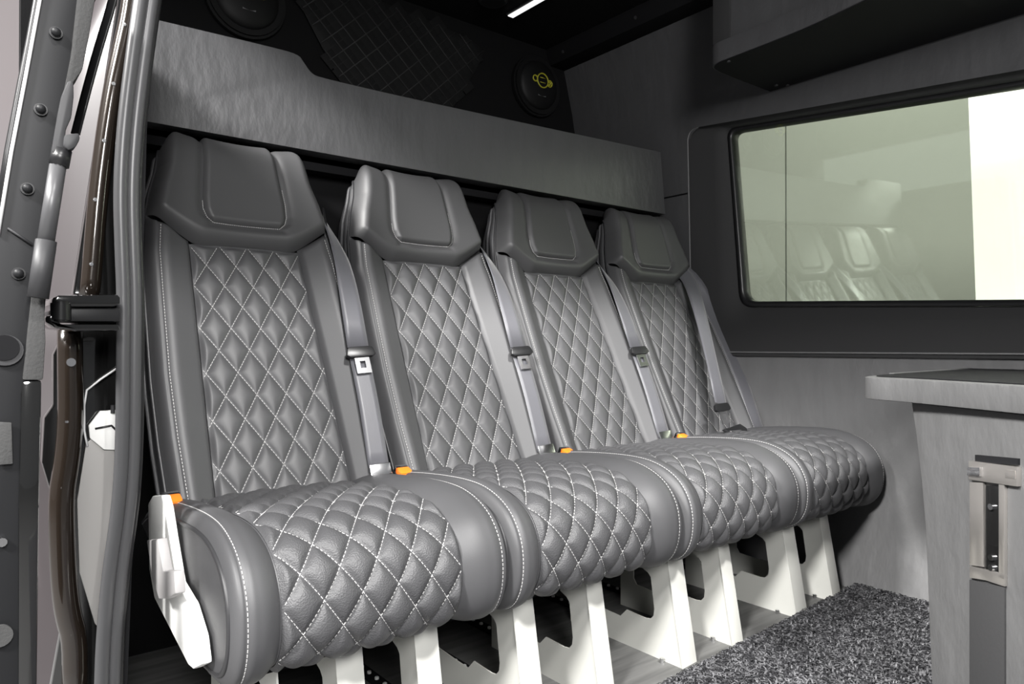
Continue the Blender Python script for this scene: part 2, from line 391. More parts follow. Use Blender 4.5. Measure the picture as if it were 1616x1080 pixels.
tag(ol, 'grey vinyl overhead locker with black underside above the far window', 'locker')

# ================================================================== seats
SY = 1.15
def arc(pts, n=3, step=.0015):
    P = smooth_path([(a, b, 0) for a, b in pts], n); P = np.array([[p.x, p.y] for p in P])
    L = np.concatenate([[0], np.cumsum(np.hypot(*np.diff(P, axis=0).T))])
    q = np.arange(0, L[-1], step); Y = np.interp(q, L, P[:, 0]); Z = np.interp(q, L, P[:, 1])
    ty, tz = np.gradient(Y), np.gradient(Z); l = np.hypot(ty, tz); ty /= l; tz /= l
    # soften normals
    k = np.ones(9)/9
    return dict(q=q, Y=Y, Z=Z, ty=np.convolve(np.pad(ty, 4, 'edge'), k, 'valid'), tz=np.convolve(np.pad(tz, 4, 'edge'), k, 'valid'), L=q[-1])
def surf(C, sign):
    def P(x, q, n):
        y = np.interp(q, C['q'], C['Y']); z = np.interp(q, C['q'], C['Z']); ty = np.interp(q, C['q'], C['ty']); tz = np.interp(q, C['q'], C['tz'])
        ny, nz = sign*-tz, sign*ty
        l = math.hypot(ny, nz); return (x, y+n*ny/l-SY, z+n*nz/l)
    return P
def stitch_mesh(name, lines, S, nf, m, parent, dash=.0042, gap=.0024, wd=.0007, lift=.0006):
    V, Fc = [], []
    for ln in lines:
        pts = [Vector(S(x, q, nf(x, q)+lift)) for x, q in ln]
        L = [0]
        for a, b in zip(pts, pts[1:]): L.append(L[-1]+(b-a).length)
        if L[-1] < .004: continue
        xs = np.array([[*p] for p in pts]); L = np.array(L)
        s = .001
        while s < L[-1]-.001:
            e = min(s+dash, L[-1])
            a = Vector([np.interp(s, L, xs[:, k]) for k in range(3)]); b = Vector([np.interp(e, L, xs[:, k]) for k in range(3)])
            d = (b-a)
            if d.length > .001:
                d.normalize(); u1 = d.orthogonal().normalized(); u2 = d.cross(u1)
                k0 = len(V)
                for p in (a, b):
                    for (c1, c2) in ((1, 0), (0, 1), (-1, 0), (0, -1)): V.append(p+u1*c1*wd+u2*c2*wd)
                for k in range(4): Fc.append((k0+k, k0+(k+1) % 4, k0+4+(k+1) % 4, k0+4+k))
                Fc.append((k0+3, k0+2, k0+1, k0)); Fc.append((k0+4, k0+5, k0+6, k0+7))
            s += dash+gap
    return mesh(name, V, Fc, m, parent, smooth=False)
def pillow(x, q, w, h, q0, A, pw=.5):
    a = x/w+(q-q0)/h; b = x/w-(q-q0)/h
    sa, sb = abs(math.sin(math.pi*a)), abs(math.sin(math.pi*b))
    return A*(.55*(sa*sb)**.62+.45*(1-(1-min(sa, sb))**2.2))

# ---- backrest
BC = arc([(1.275, .30), (1.31, .365), (1.325, .404), (1.40, .557), (1.48, .721), (1.535, .834), (1.578, .925), (1.604, 1.015), (1.616, 1.063), (1.628, 1.098), (1.657, 1.111), (1.70, 1.092)])
BS = surf(BC, 1)
def zq(z): return float(np.interp(z, BC['Z'][:int(np.argmax(BC['Z']))], BC['q'][:int(np.argmax(BC['Z']))]))
QT = BC['L']-.012; QB = zq(.33)
hz = [.30, .42, .51, .62, .76, .86, .94, 1.00, 1.05]; hv = [.203, .208, .212, .213, .208, .204, .194, .181, .166]
hq = [zq(z) for z in hz]+[QT-.055, QT-.035, QT-.018, QT]; hv = hv+[.157, .147, .133, .110]
def hw(q): return float(np.interp(q, hq, hv))
def wq(q): return float(np.interp(q, [zq(.40), zq(.89)], [.131, .116]))
SEAMC = zq(.889)
def seam(x):
    a = abs(x); d = max(0, a-.085); return SEAMC+.70*d*d/(d+.03)
BW, BH, BA = .0590, .0975, .0085
def smoothstep(t): t = max(0., min(1., t)); return t*t*(3-2*t)
def n_quilt(x, q):
    e = min(wq(q)-abs(x), seam(x)-q)
    return -.004+pillow(x, q, BW, BH, SEAMC+.004, BA)*smoothstep(e/.012+.15)+.010*(1-(x/wq(q))**2)*0.4
OUT = .020
def n_bol(x, q):
    a = abs(x); h_ = hw(q); u = (a-wq(q))/(h_-OUT-wq(q))
    e = seam(x)-q
    if u <= 1:
        n = -.007+.010*(1-(1-min(1, u/.16))**2)+.034*u-.017*max(0, (u-.62)/.38)**2
    else:
        t = (a-(h_-OUT))/OUT; n = .020+.003*math.sin(math.pi*t)-.036*t*t
    return n*smoothstep(e/.02+.35) + (-.008)*(1-smoothstep(e/.02+.35))
def n_head(x, q):
    lat = (hw(q)-abs(x)); bot = q-seam(x)
    a = 1-(1-min(1, max(0, lat)/.030))**2.4; b = 1-(1-min(1, max(0, bot)/.032))**2.2
    cup = .020*(abs(x)/.17)**2
    return -.013+.036*a*b+cup*a
# U-shaped insert
UQ0 = zq(.932)
def uhw(q): return float(np.interp(q, [UQ0, UQ0+.012, UQ0+.03, UQ0+.06, QT-.06, QT], [.070, .083, .0885, .089, .078, .070]))
def n_uedge(x, q):   # extra height of the insert / groove around it
    return 0
van_seat = []
def build_seat():
    root = empty('van_seat', (0, SY, 0))
    # shell: side walls and back
    rows = 90; qs = [QB+(QT-QB)*k/rows for k in range(rows+1)]
    prof_k = [(.0, .010, .0), (.003, .018, 0), (.001, .030, 0), (-.004, .036, 0), (.001, .044, 0), (.003, .060, 0), (-.006, .078, 0), (-.03, .092, 0)]
    V, Fc = [], []
    for q in qs:
        h = hw(q); sc = float(np.interp(q, [QB, zq(1.0), QT], [1, .95, .22]))
        ring = []
        for dx, k, _ in prof_k: ring.append(BS(-(h+dx), q, -.012-k*sc))
        ring.append(BS(0, q, -.012-.094*sc))
        for dx, k, _ in prof_k[::-1]: ring.append(BS((h+dx), q, -.012-k*sc))
        V += ring
    n = len(prof_k)*2+1
    for j in range(rows):
        for i in range(n-1): a = j*n+i; Fc.append((a, a+n, a+n+1, a+1))
    # caps and front closing sheet, kept inside the padding
    Fc.append(tuple(range(n))); Fc.append(tuple(rows*n+i for i in range(n))[::-1])
    for j in range(rows): a = j*n; Fc.append((a, a+n-1, a+2*n-1, a+n))
    back = mesh('backrest', V, Fc, 'shell', root)
    # quilted centre
    nu, nv = 112, 250
    def fq(s, t):
        q = QB+(SEAMC+.004-QB)*t; x = (2*s-1)*wq(q); return BS(x, q, n_quilt(x, q))
    grid('quilted_panel', nu, nv, fq, 'quilt', back)
    # bolsters
    for sg in (-1, 1):
        def fb(s, t):
            q = QB+(seam(.15)-QB)*t; x = wq(q)+(hw(q)-wq(q))*s
            q2 = QB+(seam(x)+.003-QB)*t; x = wq(q2)+(hw(q2)-wq(q2))*s
            return BS(sg*x, q2, n_bol(x, q2))
        grid('bolster', 44, 110, fb, 'leather', back, flip=(sg < 0))
    # headrest
    def fh(s, t):
        q = SEAMC+(QT-SEAMC)*t; x = (2*s-1)*hw(q); q = seam(x)+(QT-seam(x))*t; x = (2*s-1)*hw(q)
        # groove around the insert
        n = n_head(x, q); e = abs(x)-uhw(q) if q > UQ0 else max(abs(x)-.06, UQ0-q)
        d = max(abs(x)-uhw(max(q, UQ0)), UQ0-q)
        n -= .006*math.exp(-(max(d, 0)/.010)**2)
        return BS(x, q, n)
    hd = grid('headrest', 100, 90, fh, 'headl', back)
    def fu(s, t):
        # superellipse-like lower corners
        q = UQ0+(QT-UQ0-.001)*(t**1.3); x = (2*s-1)*uhw(q)
        e = min(uhw(q)-abs(x), (q-UQ0)*1.0)
        r = 1-(1-min(1, max(0, e)/.014))**2.2
        return BS(x, q, n_head(x, q)-.008+.014*r)
    ins = grid('headrest_insert', 70, 90, fu, 'headl', back)
    # piping round the edge of the backrest front
    for sg in (-1, 1):
        tube('piping', [BS(sg*(hw(q)+.001), q, -.012) for q in np.linspace(QB, QT, 120)], .0034, 'pipe' if sg < 0 else 'shell', back, n=6, up=Vector((1, 0, 0)))
        tube('piping', [BS(sg*(hw(q)+.003), q, -.012-.036*float(np.interp(q, [QB, zq(1.0), QT], [1, .95, .22]))) for q in np.linspace(QB, QT-.05, 100)], .0045, 'shell', back, n=6, up=Vector((1, 0, 0)))
    tube('piping', [BS(x, QT, -.012) for x in np.linspace(-hw(QT), hw(QT), 30)], .003, 'shell', back, n=6)
    # thread
    lines = []
    for k in range(-14, 15):
        for sg in (1, -1):
            cur = []
            for q in np.linspace(QB+.03, SEAMC, 400):
                x = sg*BW*(k-(q-SEAMC-.004)/BH)
                if abs(x) < wq(q)-.001: cur.append((x, q))
                else:
                    if len(cur) > 3: lines.append(cur)
                    cur = []
            if len(cur) > 3: lines.append(cur)
    stitch_mesh('stitching', lines, BS, lambda x, q: n_quilt(x, q), 'stitch', back, wd=.0006, lift=.0013)
    for sg in (-1, 1):
        stitch_mesh('stitching', [[(sg*(hw(q)-OUT-.004), q) for q in np.linspace(QB+.03, seam(.16)-.006, 160)]], BS, lambda x, q: n_bol(x, q), 'stitch', back)
    ul = [(-.089, q) for q in np.linspace(UQ0+.05, UQ0+.03, 8)]+[(-uhw(q), q) for q in np.linspace(UQ0+.028, UQ0, 24)]+[(x, UQ0) for x in np.linspace(-.068, .068, 60)]+[(uhw(q), q) for q in np.linspace(UQ0, UQ0+.10, 60)]
    stitch_mesh('stitching', [ul], BS, lambda x, q: n_head(x, q)-.0045, 'stitch', back, dash=.003, gap=.0016)
    # ---- cushion
    HWC = .2215
    def nCq(x, q):       # x measured from the middle of the quilted field
        e = min(WC-abs(x), 9)
        return -.003+pillow(x, q, CW, CH, CQ0, .0105)*smoothstep(e/.012+.15)+.004*(1-(x/WC)**2)
    def nCb(x, q, sg):   # x from the cushion's middle line
        a = abs(x); w0 = WC+sg*QX; u = (a-w0)/(HB-w0)
        if u <= 1: return -.006+.014*(1-(1-min(1, u/.62))**2.0)+.006*u-.006*max(0, (u-.75)/.25)**2
        t = (a-HB)/(HWC-HB); return .008+.003*math.sin(math.pi*t)-.022*t*t
    cu_rows = 120
    V, Fc = [], []
    qs = np.linspace(0.0, CC['L'], cu_rows+1)
    for q in qs:
        for x in (-HWC, -HWC+.001, HWC-.001, HWC):
            V.append(CS(x, q, -.012 if abs(x) < HWC else -.014))
    for j in range(cu_rows):
        a = j*4
        for i in range(3): Fc.append((a+i, a+i+1, a+i+5, a+i+4))
    # close underneath and at the ends
    Fc.append(tuple(j*4 for j in range(cu_rows, -1, -1))); Fc.append(tuple(j*4+3 for j in range(cu_rows+1)))
    Fc.append((0, cu_rows*4, cu_rows*4+3, 3))
    cush = mesh('cushion', V, Fc, 'shell', root); cush.data.set_sharp_from_angle(angle=math.radians(50))
    def fc(s, t):
        q = CC['L']*t; x = (2*s-1)*WC; return CS(x+QX, q, nCq(x, q))
    grid('quilted_panel', 126, 310, fc, 'perf', cush, flip=True)
    for sg in (-1, 1):
        w0 = WC+sg*QX
        def fcb(s, t):
            q = CC['L']*t; x = w0+(HWC-w0)*s; return CS(sg*x, q, nCb(x, q, sg))
        grid('bolster', 40, 120, fcb, 'leather', cush, flip=(sg > 0))
        tube('piping', [CS(sg*(HWC-.0025), q, -.011) for q in np.linspace(0, CC['L'], 120)], .0042, 'pipe' if sg < 0 else 'shell', cush, n=6, up=Vector((1, 0, 0)))
        tube('piping', [CS(sg*w0, q, -.006) for q in np.linspace(0, CC['L'], 120)], .0025, 'shell', cush, n=6, up=Vector((1, 0, 0)))
        stitch_mesh('stitching', [[(sg*(HB-.001), q) for q in np.linspace(.02, CC['L']-.02, 200)]], CS, lambda x, q: nCb(x, q, sg), 'stitch', cush)
    lines = []
    for k in range(-16, 17):
        for sg in (1, -1):
            cur = []
            for q in np.linspace(.0, CC['L']-.03, 500):
                x = sg*CW*(k-(q-CQ0)/CH)
                if abs(x) < WC-.002: cur.append((x, q))
                else:
                    if len(cur) > 3: lines.append(cur)
                    cur = []
            if len(cur) > 3: lines.append(cur)
    stitch_mesh('stitching', lines, lambda x, q, n: CS(x+QX, q, n), lambda x, q: nCq(x, q), 'stitch', cush, wd=.00068, lift=.0014)
    # steel pan under the cushion
    box('seat_pan', (-.20, 1.0-SY, .222), (.20, 1.36-SY, .238), 'black_m', root)
    return root
CC = arc([(1.405, .378), (1.36, .400), (1.28, .415), (1.17, .426), (1.07, .431), (1.005, .426), (.950, .403), (.921, .365), (.914, .325), (.919, .285), (.938, .254), (.97, .240), (1.03, .236)])
_CS = surf(CC, -1)
CXO = -.014      # the cushions sit a little towards the door
def CS(x, q, n): return _CS(x+CXO, q, n)
QX, WC, HB = -.0115, .1425, .203
CW, CH, CQ0 = .0570, .080, .02

PITCH = .4465; C0 = .5215
labels = ['grey quilted leather van seat nearest the door, with white side cover and lever',
          'second quilted leather van seat from the door opening',
          'third quilted leather van seat from the door opening',
          'quilted leather van seat beside the far side wall']
proto = build_seat(); seats = []
for i in range(4):
    s = proto if i == 0 else copy_tree(proto)
    s.location = (C0+PITCH*i, SY, 0)
    tag(s, labels[i], 'seat', 'row of four quilted van seats'); seats.append(s)

# legs: folded white steel plates with a stepped cut-out
def leg(seat, x0, wd):
    e = empty('leg'); e.parent = seat; ox = x0-seat.location.x
    pl = [(.958, 0), (1.002, .246), (1.30, .246), (1.30, .0)]
    cut = [(1.095, .225), (1.083, .200), (1.070, .187), (1.052, .180), (1.044, .172), (1.034, .105), (1.036, .090), (1.045, .080), (1.060, .0775), (1.115, .080), (1.135, .060), (1.185, .062), (1.245, .066), (1.255, .080), (1.255, .225)]
    bm = bmesh.new()
    # plate with hole: bridge outer and hole by a slit along the rear
    outer = [bm.verts.new((ox, y-SY, z)) for y, z in pl[:3]]
    seq = [(.958, 0), (1.002, .246), (1.255, .246)]+[(1.255, .225)]+[]
    bm.free()
    V = []; F = []
    def quad_strip(a, b):      # polygons between two matched polylines
        k0 = len(V)
        for p in a: V.append((ox, p[0]-SY, p[1]))
        for p in b: V.append((ox, p[0]-SY, p[1]))
        n = len(a)
        for i in range(n-1): F.append((k0+i, k0+i+1, k0+n+i+1, k0+n+i))
    front_cut = cut[:8]
    def fy(z): return .958+(1.002-.958)*z/.246
    quad_strip([(fy(z), z) for _, z in front_cut], front_cut)                       # front stile
    quad_strip([(fy(.246), .246), (1.30, .246)], [(fy(.225), .225), (1.30, .225)])   # head
    low = cut[7:13]
    quad_strip(low, [(y, 0) for y, _ in low])                                         # sill
    k0 = len(V); V.extend([(ox, fy(.08)-SY, .08), (ox, 1.045-SY, .08), (ox, 1.045-SY, 0), (ox, .958-SY, 0)]); F.append((k0, k0+1, k0+2, k0+3))
    rear = cut[12:]
    quad_strip(rear, [(1.30, z) for _, z in rear]); 
    k0 = len(V); V.extend([(ox, 1.245-SY, .066), (ox, 1.30-SY, .066), (ox, 1.30-SY, 0), (ox, 1.245-SY, 0)]); F.append((k0, k0+1, k0+2, k0+3))
    bm = bmesh.new()
    for v in V: bm.verts.new(v)
    bm.verts.ensure_lookup_table()
    for f in F: bm.faces.new([bm.verts[i] for i in f])
    bmesh.ops.remove_doubles(bm, verts=bm.verts, dist=1e-5); bmesh.ops.recalc_face_normals(bm, faces=bm.faces)
    r = bmesh.ops.extrude_face_region(bm, geom=bm.faces[:])
    for g_ in r['geom']:
        if isinstance(g_, bmesh.types.BMVert): g_.co.x += .003
    from_bm('side_plate', bm, 'white', e)
    if wd > .02:
        # front flange (overlaps the corner slightly rounded)
        prism('front_flange', [(ox-.001, .9565-SY, 0), (ox+wd, .9605-SY, 0), (ox+wd, 1.0045-SY, .246), (ox-.001, 1.0005-SY, .246)], (0, .0035, 0), 'white', e, bev=.001)
        box('foot_flange', (ox+.003, .963-SY, 0.0), (ox+.03, 1.29-SY, .003), 'white', e)
        cyl('bolt', (ox-.010, 1.005-SY, .005), (0, 0, 1), .005, .010, 'chrome', e, n=6)
    return e
for i, lst in enumerate(([(.375, .018), (.465, .045), (.600, .045)], [(.802, .05), (.985, .045)], [(1.231, .053), (1.412, .045)], [(1.684, .058), (1.868, .05)])):
    for x0, wd in lst: leg(seats[i], x0, wd)

# side cover, lever on the nearest seat
def side(name, px, x, th, m, parent, bev):
    return prism(name, [Vector(at(u, v, 'x', x))-seats[0].location for u, v in px], (th, 0, 0), m, parent, bev=bev)
sc = side('side_cover', [(233, 795), (240, 783), (254, 782), (259, 800), (266, 846), (278, 920), (298, 955), (313, 1006), (318, 1050), (304, 1057), (296, 1050), (243, 945), (235, 900)], .268, .014, 'plastic_w', seats[0], .004)
lv = side('recline_lever', [(231, 853), (248, 851), (257, 902), (274, 902), (276, 938), (262, 946), (250, 946), (240, 915)], .250, .014, 'lever', sc, .003)
cyl('pivot', Vector(at(262, 925, 'x', .262))-seats[0].location, (1, 0, 0), .010, .02, 'lever', sc, n=20)

# ================================================================== seat belts
def ribbon(name, path, sides, wd, th, m, parent, n=2):
    P = smooth_path(path, n); S = smooth_path(sides, n); V, Fc = [], []; N = len(P)
    for i, p in enumerate(P):
        t = (P[min(i+1, N-1)]-P[max(i-1, 0)]).normalized(); s = (S[i]-t*S[i].dot(t)).normalized(); nn = t.cross(s)
        for a, b in ((-1, -1), (-.55, -1.5), (0, -1), (.55, -1.5), (1, -1), (1, 1), (.55, 1.5), (0, 1), (-.55, 1.5), (-1, 1)): V.append(p+s*wd*.5*a+nn*th*.5*b)
    k = 10
    for i in range(N-1):
        for j in range(k): Fc.append((i*k+j, i*k+(j+1) % k, (i+1)*k+(j+1) % k, (i+1)*k+j))
    Fc.append(tuple(range(k))[::-1]); Fc.append(tuple((N-1)*k+j for j in range(k)))
    return mesh(name, V, Fc, m, parent)
def tongue(parent, loc, ax, ay, an, cover=.056):
    """loc centre, ax across, ay down the belt, an outward"""
    Mx = Matrix((( *ax, 0), (*ay, 0), (*an, 0), (0, 0, 0, 1))).transposed(); Mx.translation = loc
    t = empty('tongue'); t.parent = parent; t.matrix_local = Mx
    a = cover/2
    prism('grip', [(-a, -.011, -.004), (-a+.006, -.015, -.004), (a-.006, -.015, -.004), (a, -.011, -.004), (a+.004, .004, -.004), (a-.004, .009, -.004), (-a+.004, .009, -.004), (-a-.004, .004, -.004)], (0, 0, .011), 'black', t, bev=.002)
    bm = bmesh.new()
    for (x0, x1, y0, y1) in ((-.016, -.006, .005, .046), (.006, .016, .005, .046), (-.006, .006, .005, .018), (-.006, .006, .034, .046)):
        c = bmesh.ops.create_cube(bm, size=1)
        for v in c['verts']: v.co = Vector((x0+(v.co.x+.5)*(x1-x0), y0+(v.co.y+.5)*(y1-y0), v.co.z*.0025+.001))
    from_bm('latch_plate', bm, 'chrome', t)
    return t
belt_labels = ['grey seat belt with chrome latch tongue hanging on the seat nearest the door', 'grey seat belt with latch tongue hanging on the second seat from the door', 'grey seat belt with latch tongue hanging on the third seat from the door']
def BSv(x, z, n): return Vector(BS(x, zq(z), n))
for i in range(3):
    e = empty('seat_belt', (C0+PITCH*i, SY, 0))
    path = [BSv(.207, 1.03, -.055), BSv(.212, .98, -.03), BSv(.212, .93, .0), BSv(.205, .86, .028), BSv(.196, .77, .040), BSv(.188, .66, .042)]
    sides = [Vector((.5, .85, 0)), Vector((.6, .8, 0)), Vector((.75, .65, 0)), Vector((1, .35, 0)), Vector((1, -.05, 0)), Vector((1, -.18, 0))]
    ribbon('shoulder_webbing', path, sides, .047, .0014, 'web', e)
    path = [BSv(.188, .66, .039), BSv(.186, .56, .040), BSv(.183, .48, .036), BSv(.181, .415, .030)]
    ribbon('lap_webbing', path, [Vector((1, -.18, 0))]*4, .043, .0014, 'web', e)
    up = (BSv(.188, .70, .042)-BSv(.188, .62, .042)).normalized(); ax = Vector((1, -.18, 0)).normalized(); ax = (ax-up*ax.dot(up)).normalized(); an = ax.cross(-up)
    if an.y > 0: an = -an
    tongue(e, BSv(.188, .645, .046), ax, -up, an)
    a = BSv(.181, .418, .034)
    an_o = prism('anchor_plate', [a+ax*-.022+up*.010, a+ax*.022+up*.010, a+ax*.022-up*.014, a+ax*-.022-up*.014], an*.006, 'chrome', e, bev=.0015)
    tag(e, belt_labels[i], 'seat belt', 'seat belts of the seat row')
    g_ = empty('guide'); g_.parent = e
    prism('guide_plate', [BSv(.200, 1.02, -.02), BSv(.215, 1.03, -.05), BSv(.215, .97, -.05), BSv(.200, .96, -.012)], (.004, 0, 0), 'black', g_, bev=.001)
# belt of the far seat: buckled, with the lap strap running to the wall side
e = empty('seat_belt', (C0+PITCH*3, SY, 0)); o4 = Vector(e.location)
def p4(u, v, y): return Vector(at(u, v, 'y', y))-o4
ribbon('shoulder_webbing', [BSv(.18, 1.0, -.05), p4(1087, 436, 1.535), p4(1104, 490, 1.445), p4(1122, 565, 1.355), p4(1138, 638, 1.28)],
       [Vector((.3, -1, 0)), Vector((.6, -.8, 0)), Vector((1, -.3, 0)), Vector((1, -.1, 0)), Vector((1, -.1, 0))], .047, .0014, 'web', e)
ribbon('lap_webbing', [BSv(.19, 1.0, -.055), p4(1096, 440, 1.55), p4(1126, 500, 1.49), p4(1155, 560, 1.42), p4(1176, 615, 1.36), p4(1197, 682, 1.30)],
       [Vector((.3, -1, 0)), Vector((.6, -.8, 0)), Vector((1, -.5, 0)), Vector((1, -.4, 0)), Vector((1, -.3, 0)), Vector((1, -.3, 0))], .050, .0014, 'web', e)
ax = Vector((1, -.12, .05)).normalized(); dn = Vector((.05, -.35, -1)); dn = (dn-ax*dn.dot(ax)).normalized(); an = ax.cross(dn)
if an.y > 0: an = -an
tongue(e, p4(1139, 645, 1.27), ax, dn, an)
tag(e, 'grey seat belt fastened low on the seat by the far wall', 'seat belt', 'seat belts of the seat row')
b = empty('belt_buckle', at(1152, 680, 'y', 1.255))
prism('housing', [(-.03, -.02, -.012), (.03, -.03, -.018), (.055, -.01, 0), (.05, .01, .012), (.0, .012, .004), (-.03, .01, .002)], (0, -.012, .006), 'black', b, bev=.003)
box('rim', (-.031, -.026, -.006), (.02, -.018, .004), 'chrome', b, bev=.002)
tag(b, 'black belt buckle lying on the cushion beside the far wall', 'buckle')
bl = ['orange belt buckle at the white side cover of the nearest seat', 'orange belt buckle between the first and second cushions', 'orange belt buckle between the second and third cushions', 'orange belt buckle between the third and fourth cushions']
for i, (u, v) in enumerate(((271, 790), (637, 745), (895, 714), (1077, 690))):
    y = 1.255 if i == 0 else 1.28
    b = empty('belt_buckle', Vector(at(u, v, 'y', y)), (math.radians(24), 0, 0))
    box('housing', (-.012, -.009, -.075), (.012, .011, -.003), 'black', b, bev=.003)
    box('release_button', (-.0105, -.011, -.014), (.0105, .006, .006), 'orange', b, bev=.003)
    box('slot', (-.0105, .0062, -.010), (.0105, .0125, .005), 'chrome', b, bev=.001)
    b.scale = (1.35, 1.35, 1.25)
    tag(b, bl[i], 'buckle', 'orange belt buckles')

# ================================================================== floor rails, carpet mat
for i, x in enumerate((.70, .87, 1.035, 1.30, 1.48, 1.80)):
    r = empty('floor_rail', (x, 1.3, 0))
    box('rail', (-.014, -.12, 0), (.014, .38, .006), 'black_m', r, bev=.0015)
    for k in range(14):
        if k == 0: st = cyl('stud', (0, -.09, .008), (0, 0, 1), 0.0045, .006, 'edge', r, n=8, bev=.001)
        else:
            c = link('stud', st.data, r); c.location = (0, .033*k, 0)
    tag(r, 'black studded floor rail under the %s' % ['nearest seat', 'gap between first and second seats', 'second seat', 'third seat, door side', 'third seat, wall side', 'seat by the far wall'][i], 'rail', 'studded rails under the seats')
mt = [(.20, .925), (1.13, .928), (1.93, .967), (2.03, .972), (2.03, -.7), (.20, -.7)]
cm = empty('carpet_mat', (1.2, .3, 0))
prism('backing', [(x-1.2, y-.3, .001) for x, y in mt], (0, 0, .008), 'carpet', cm)
# looped pile
rng = np.random.default_rng(3); V, Fc = [], []
for k in range(42000):
    y = .975-abs(rng.random())**1.3*.62; x = .9+rng.random()*1.15
    if y > .928+(x-1.13)*.049-.002 or x > 2.035: continue
    a = rng.random()*6.283; L = .004+.006*rng.random(); h = .003+.006*rng.random(); wdt = .0011+.0008*rng.random()
    dx, dy = math.cos(a), math.sin(a); b = len(V)
    for t, hh in ((-1, 0), (-.5, h), (.5, h*.9), (1, 0)):
        V.append((x-1.2+dx*L*t-dy*wdt, y-.3+dy*L*t+dx*wdt, .009+hh)); V.append((x-1.2+dx*L*t+dy*wdt, y-.3+dy*L*t-dx*wdt, .009+hh))
    for t in range(3): Fc.append((b+2*t, b+2*t+1, b+2*t+3, b+2*t+2))
pile_m = mat('looped_pile', (0.04, 0.04, 0.045), 0.75)
nt = pile_m.node_tree; gi = nt.nodes.new('ShaderNodeNewGeometry'); rp = nt.nodes.new('ShaderNodeValToRGB')
rp.color_ramp.elements[0].color = (.018, .018, .021, 1); rp.color_ramp.elements[1].color = (.20, .20, .21, 1); rp.color_ramp.elements[1].position = 1.0; rp.color_ramp.elements[0].position = .35
nt.links.new(gi.outputs['Random Per Island'], rp.inputs[0]); nt.links.new(rp.outputs[0], nt.nodes['Principled BSDF'].inputs['Base Color'])
p = mesh('looped_pile', V, Fc, pile_m, cm, smooth=False); p['kind'] = 'stuff'
tag(cm, 'dark grey looped carpet mat on the floor before the seats', 'mat')

# ================================================================== counter peninsula with cabinet
ct = empty('counter', (1.7, .5, .58))
# plan outline of the top
pl = [(2.09, .715), (1.55, .680), (1.45, .672), (1.395, .655), (1.377, .625), (1.368, .58), (1.330, .50), (1.262, .37), (1.20, .25), (1.13, .05), (2.09, .05)]
pls = smooth_path([(x-1.7, y-.5, 0) for x, y in pl[1:10]], 2); pls = [Vector((2.09-1.7, .715-.5, 0))]+pls+[Vector((2.09-1.7, .05-.5, 0))]
prism('slab', pls, (0, 0, .042), 'vinyl_k', ct, bev=.004)
inset = [(x*.962+.018, y*.94, .0425) for x, y, _ in [tuple(p) for p in pls]]
prism('black_inlay', inset, (0, 0, .0012), 'black_m', ct)
prism('rear_upstand', [(2.09-1.7, .712-.5, .042), (1.56-1.7, .678-.5, .042), (1.56-1.7, .668-.5, .042), (2.09-1.7, .700-.5, .042)], (0, 0, .003), 'vinyl_k', ct)
tag(ct, 'grey vinyl counter top with rounded end and black inlay', 'counter')
cb = empty('counter_cabinet', (1.6, .4, 0))
# end panel with a concave leading edge, in the slanted end plane
A = Vector((1.415, .607, 0)); B = Vector((1.16, .15, 0)); D = (B-A).normalized(); Nn = Vector((D.y, -D.x, 0))
if Nn.x > 0: Nn = -Nn
def ep(u, v):   # photo pixel onto the slanted end plane
    d = CF + CR*((u-808)/FPX) - CU*((v-540)/FPX); c = Vector((0, 0, CZ)); t = (A-c).dot(Nn)/d.dot(Nn); return c+d*t
edge = [(1438, 636), (1446, 690), (1454, 760), (1460, 830), (1463, 900), (1466, 980), (1470, 1080), (1471, 1107)]
ee = [ep(*p) for p in edge]
far = A+D*.62
polyp = [Vector((p.x, p.y, min(.578, max(0, p.z)))) for p in ee]; polyp[0].z = .578; polyp[-1].z = 0.0
polyp += [Vector((far.x, far.y, 0)), Vector((far.x, far.y, .578))]
off = Vector((1.6, .4, 0))
prism('end_panel', [p-off for p in polyp], -Nn*.02, 'vinyl_k', cb, bev=.003)
prism('carcass', [Vector((1.50, .52, 0))-off, Vector((2.02, .60, 0))-off, Vector((2.02, .10, 0))-off, Vector((1.20, .10, 0))-off], (0, 0, .575), 'vinyl_k', cb)
tag(cb, 'grey vinyl cabinet under the counter with a curved leading edge', 'cabinet')
# metal table rail on the end panel
tr_ = empty('table_rail', ep(1562, 1107)); ro = Vector(tr_.location)
def rp_(name, px, h0, h1, m, bev=.0008, parent=None):
    return prism(name, [ep(*q)+Nn*h0-ro for q in px], Nn*(h1-h0), m, parent or tr_, bev=bev)
rp_('shadow_gap', [(1542, 718), (1610, 724), (1610, 734), (1542, 730)], .0, .004, 'black_m', 0)
rp_('head', [(1535, 727), (1612, 737), (1612, 768), (1535, 757)], .0, .008, 'satin')
hk = rp_('hook', [(1536, 737), (1556, 738), (1556, 752), (1536, 750)], .008, .012, 'chrome')
rp_('label_plate', [(1594, 741), (1610, 743), (1610, 756), (1594, 754)], .008, .0088, 'satin', .0002)
rp_('face', [(1535, 761), (1556, 762), (1557, 895), (1535, 892)], .0, .006, 'satin')
rp_('recess', [(1558, 766), (1580, 768), (1580, 905), (1558, 902)], .0, .003, 'gloss', 0)
rp_('stile', [(1581, 764), (1590, 765), (1590, 915), (1581, 912)], .0, .006, 'satin')
rp_('sill', [(1535, 893), (1590, 906), (1590, 926), (1560, 916), (1535, 912)], .0, .006, 'satin')
rp_('lower_panel', [(1533, 915), (1588, 927), (1588, 1100), (1533, 1100)], .0, .004, 'trim', .0005)
for v in (800, 880, 896): cyl('bolt', ep(1569, v)+Nn*.005-ro, Nn, .005, .005, 'chrome', tr_, n=12)
tag(tr_, 'polished metal table rail with a dark slot on the cabinet end', 'rail')

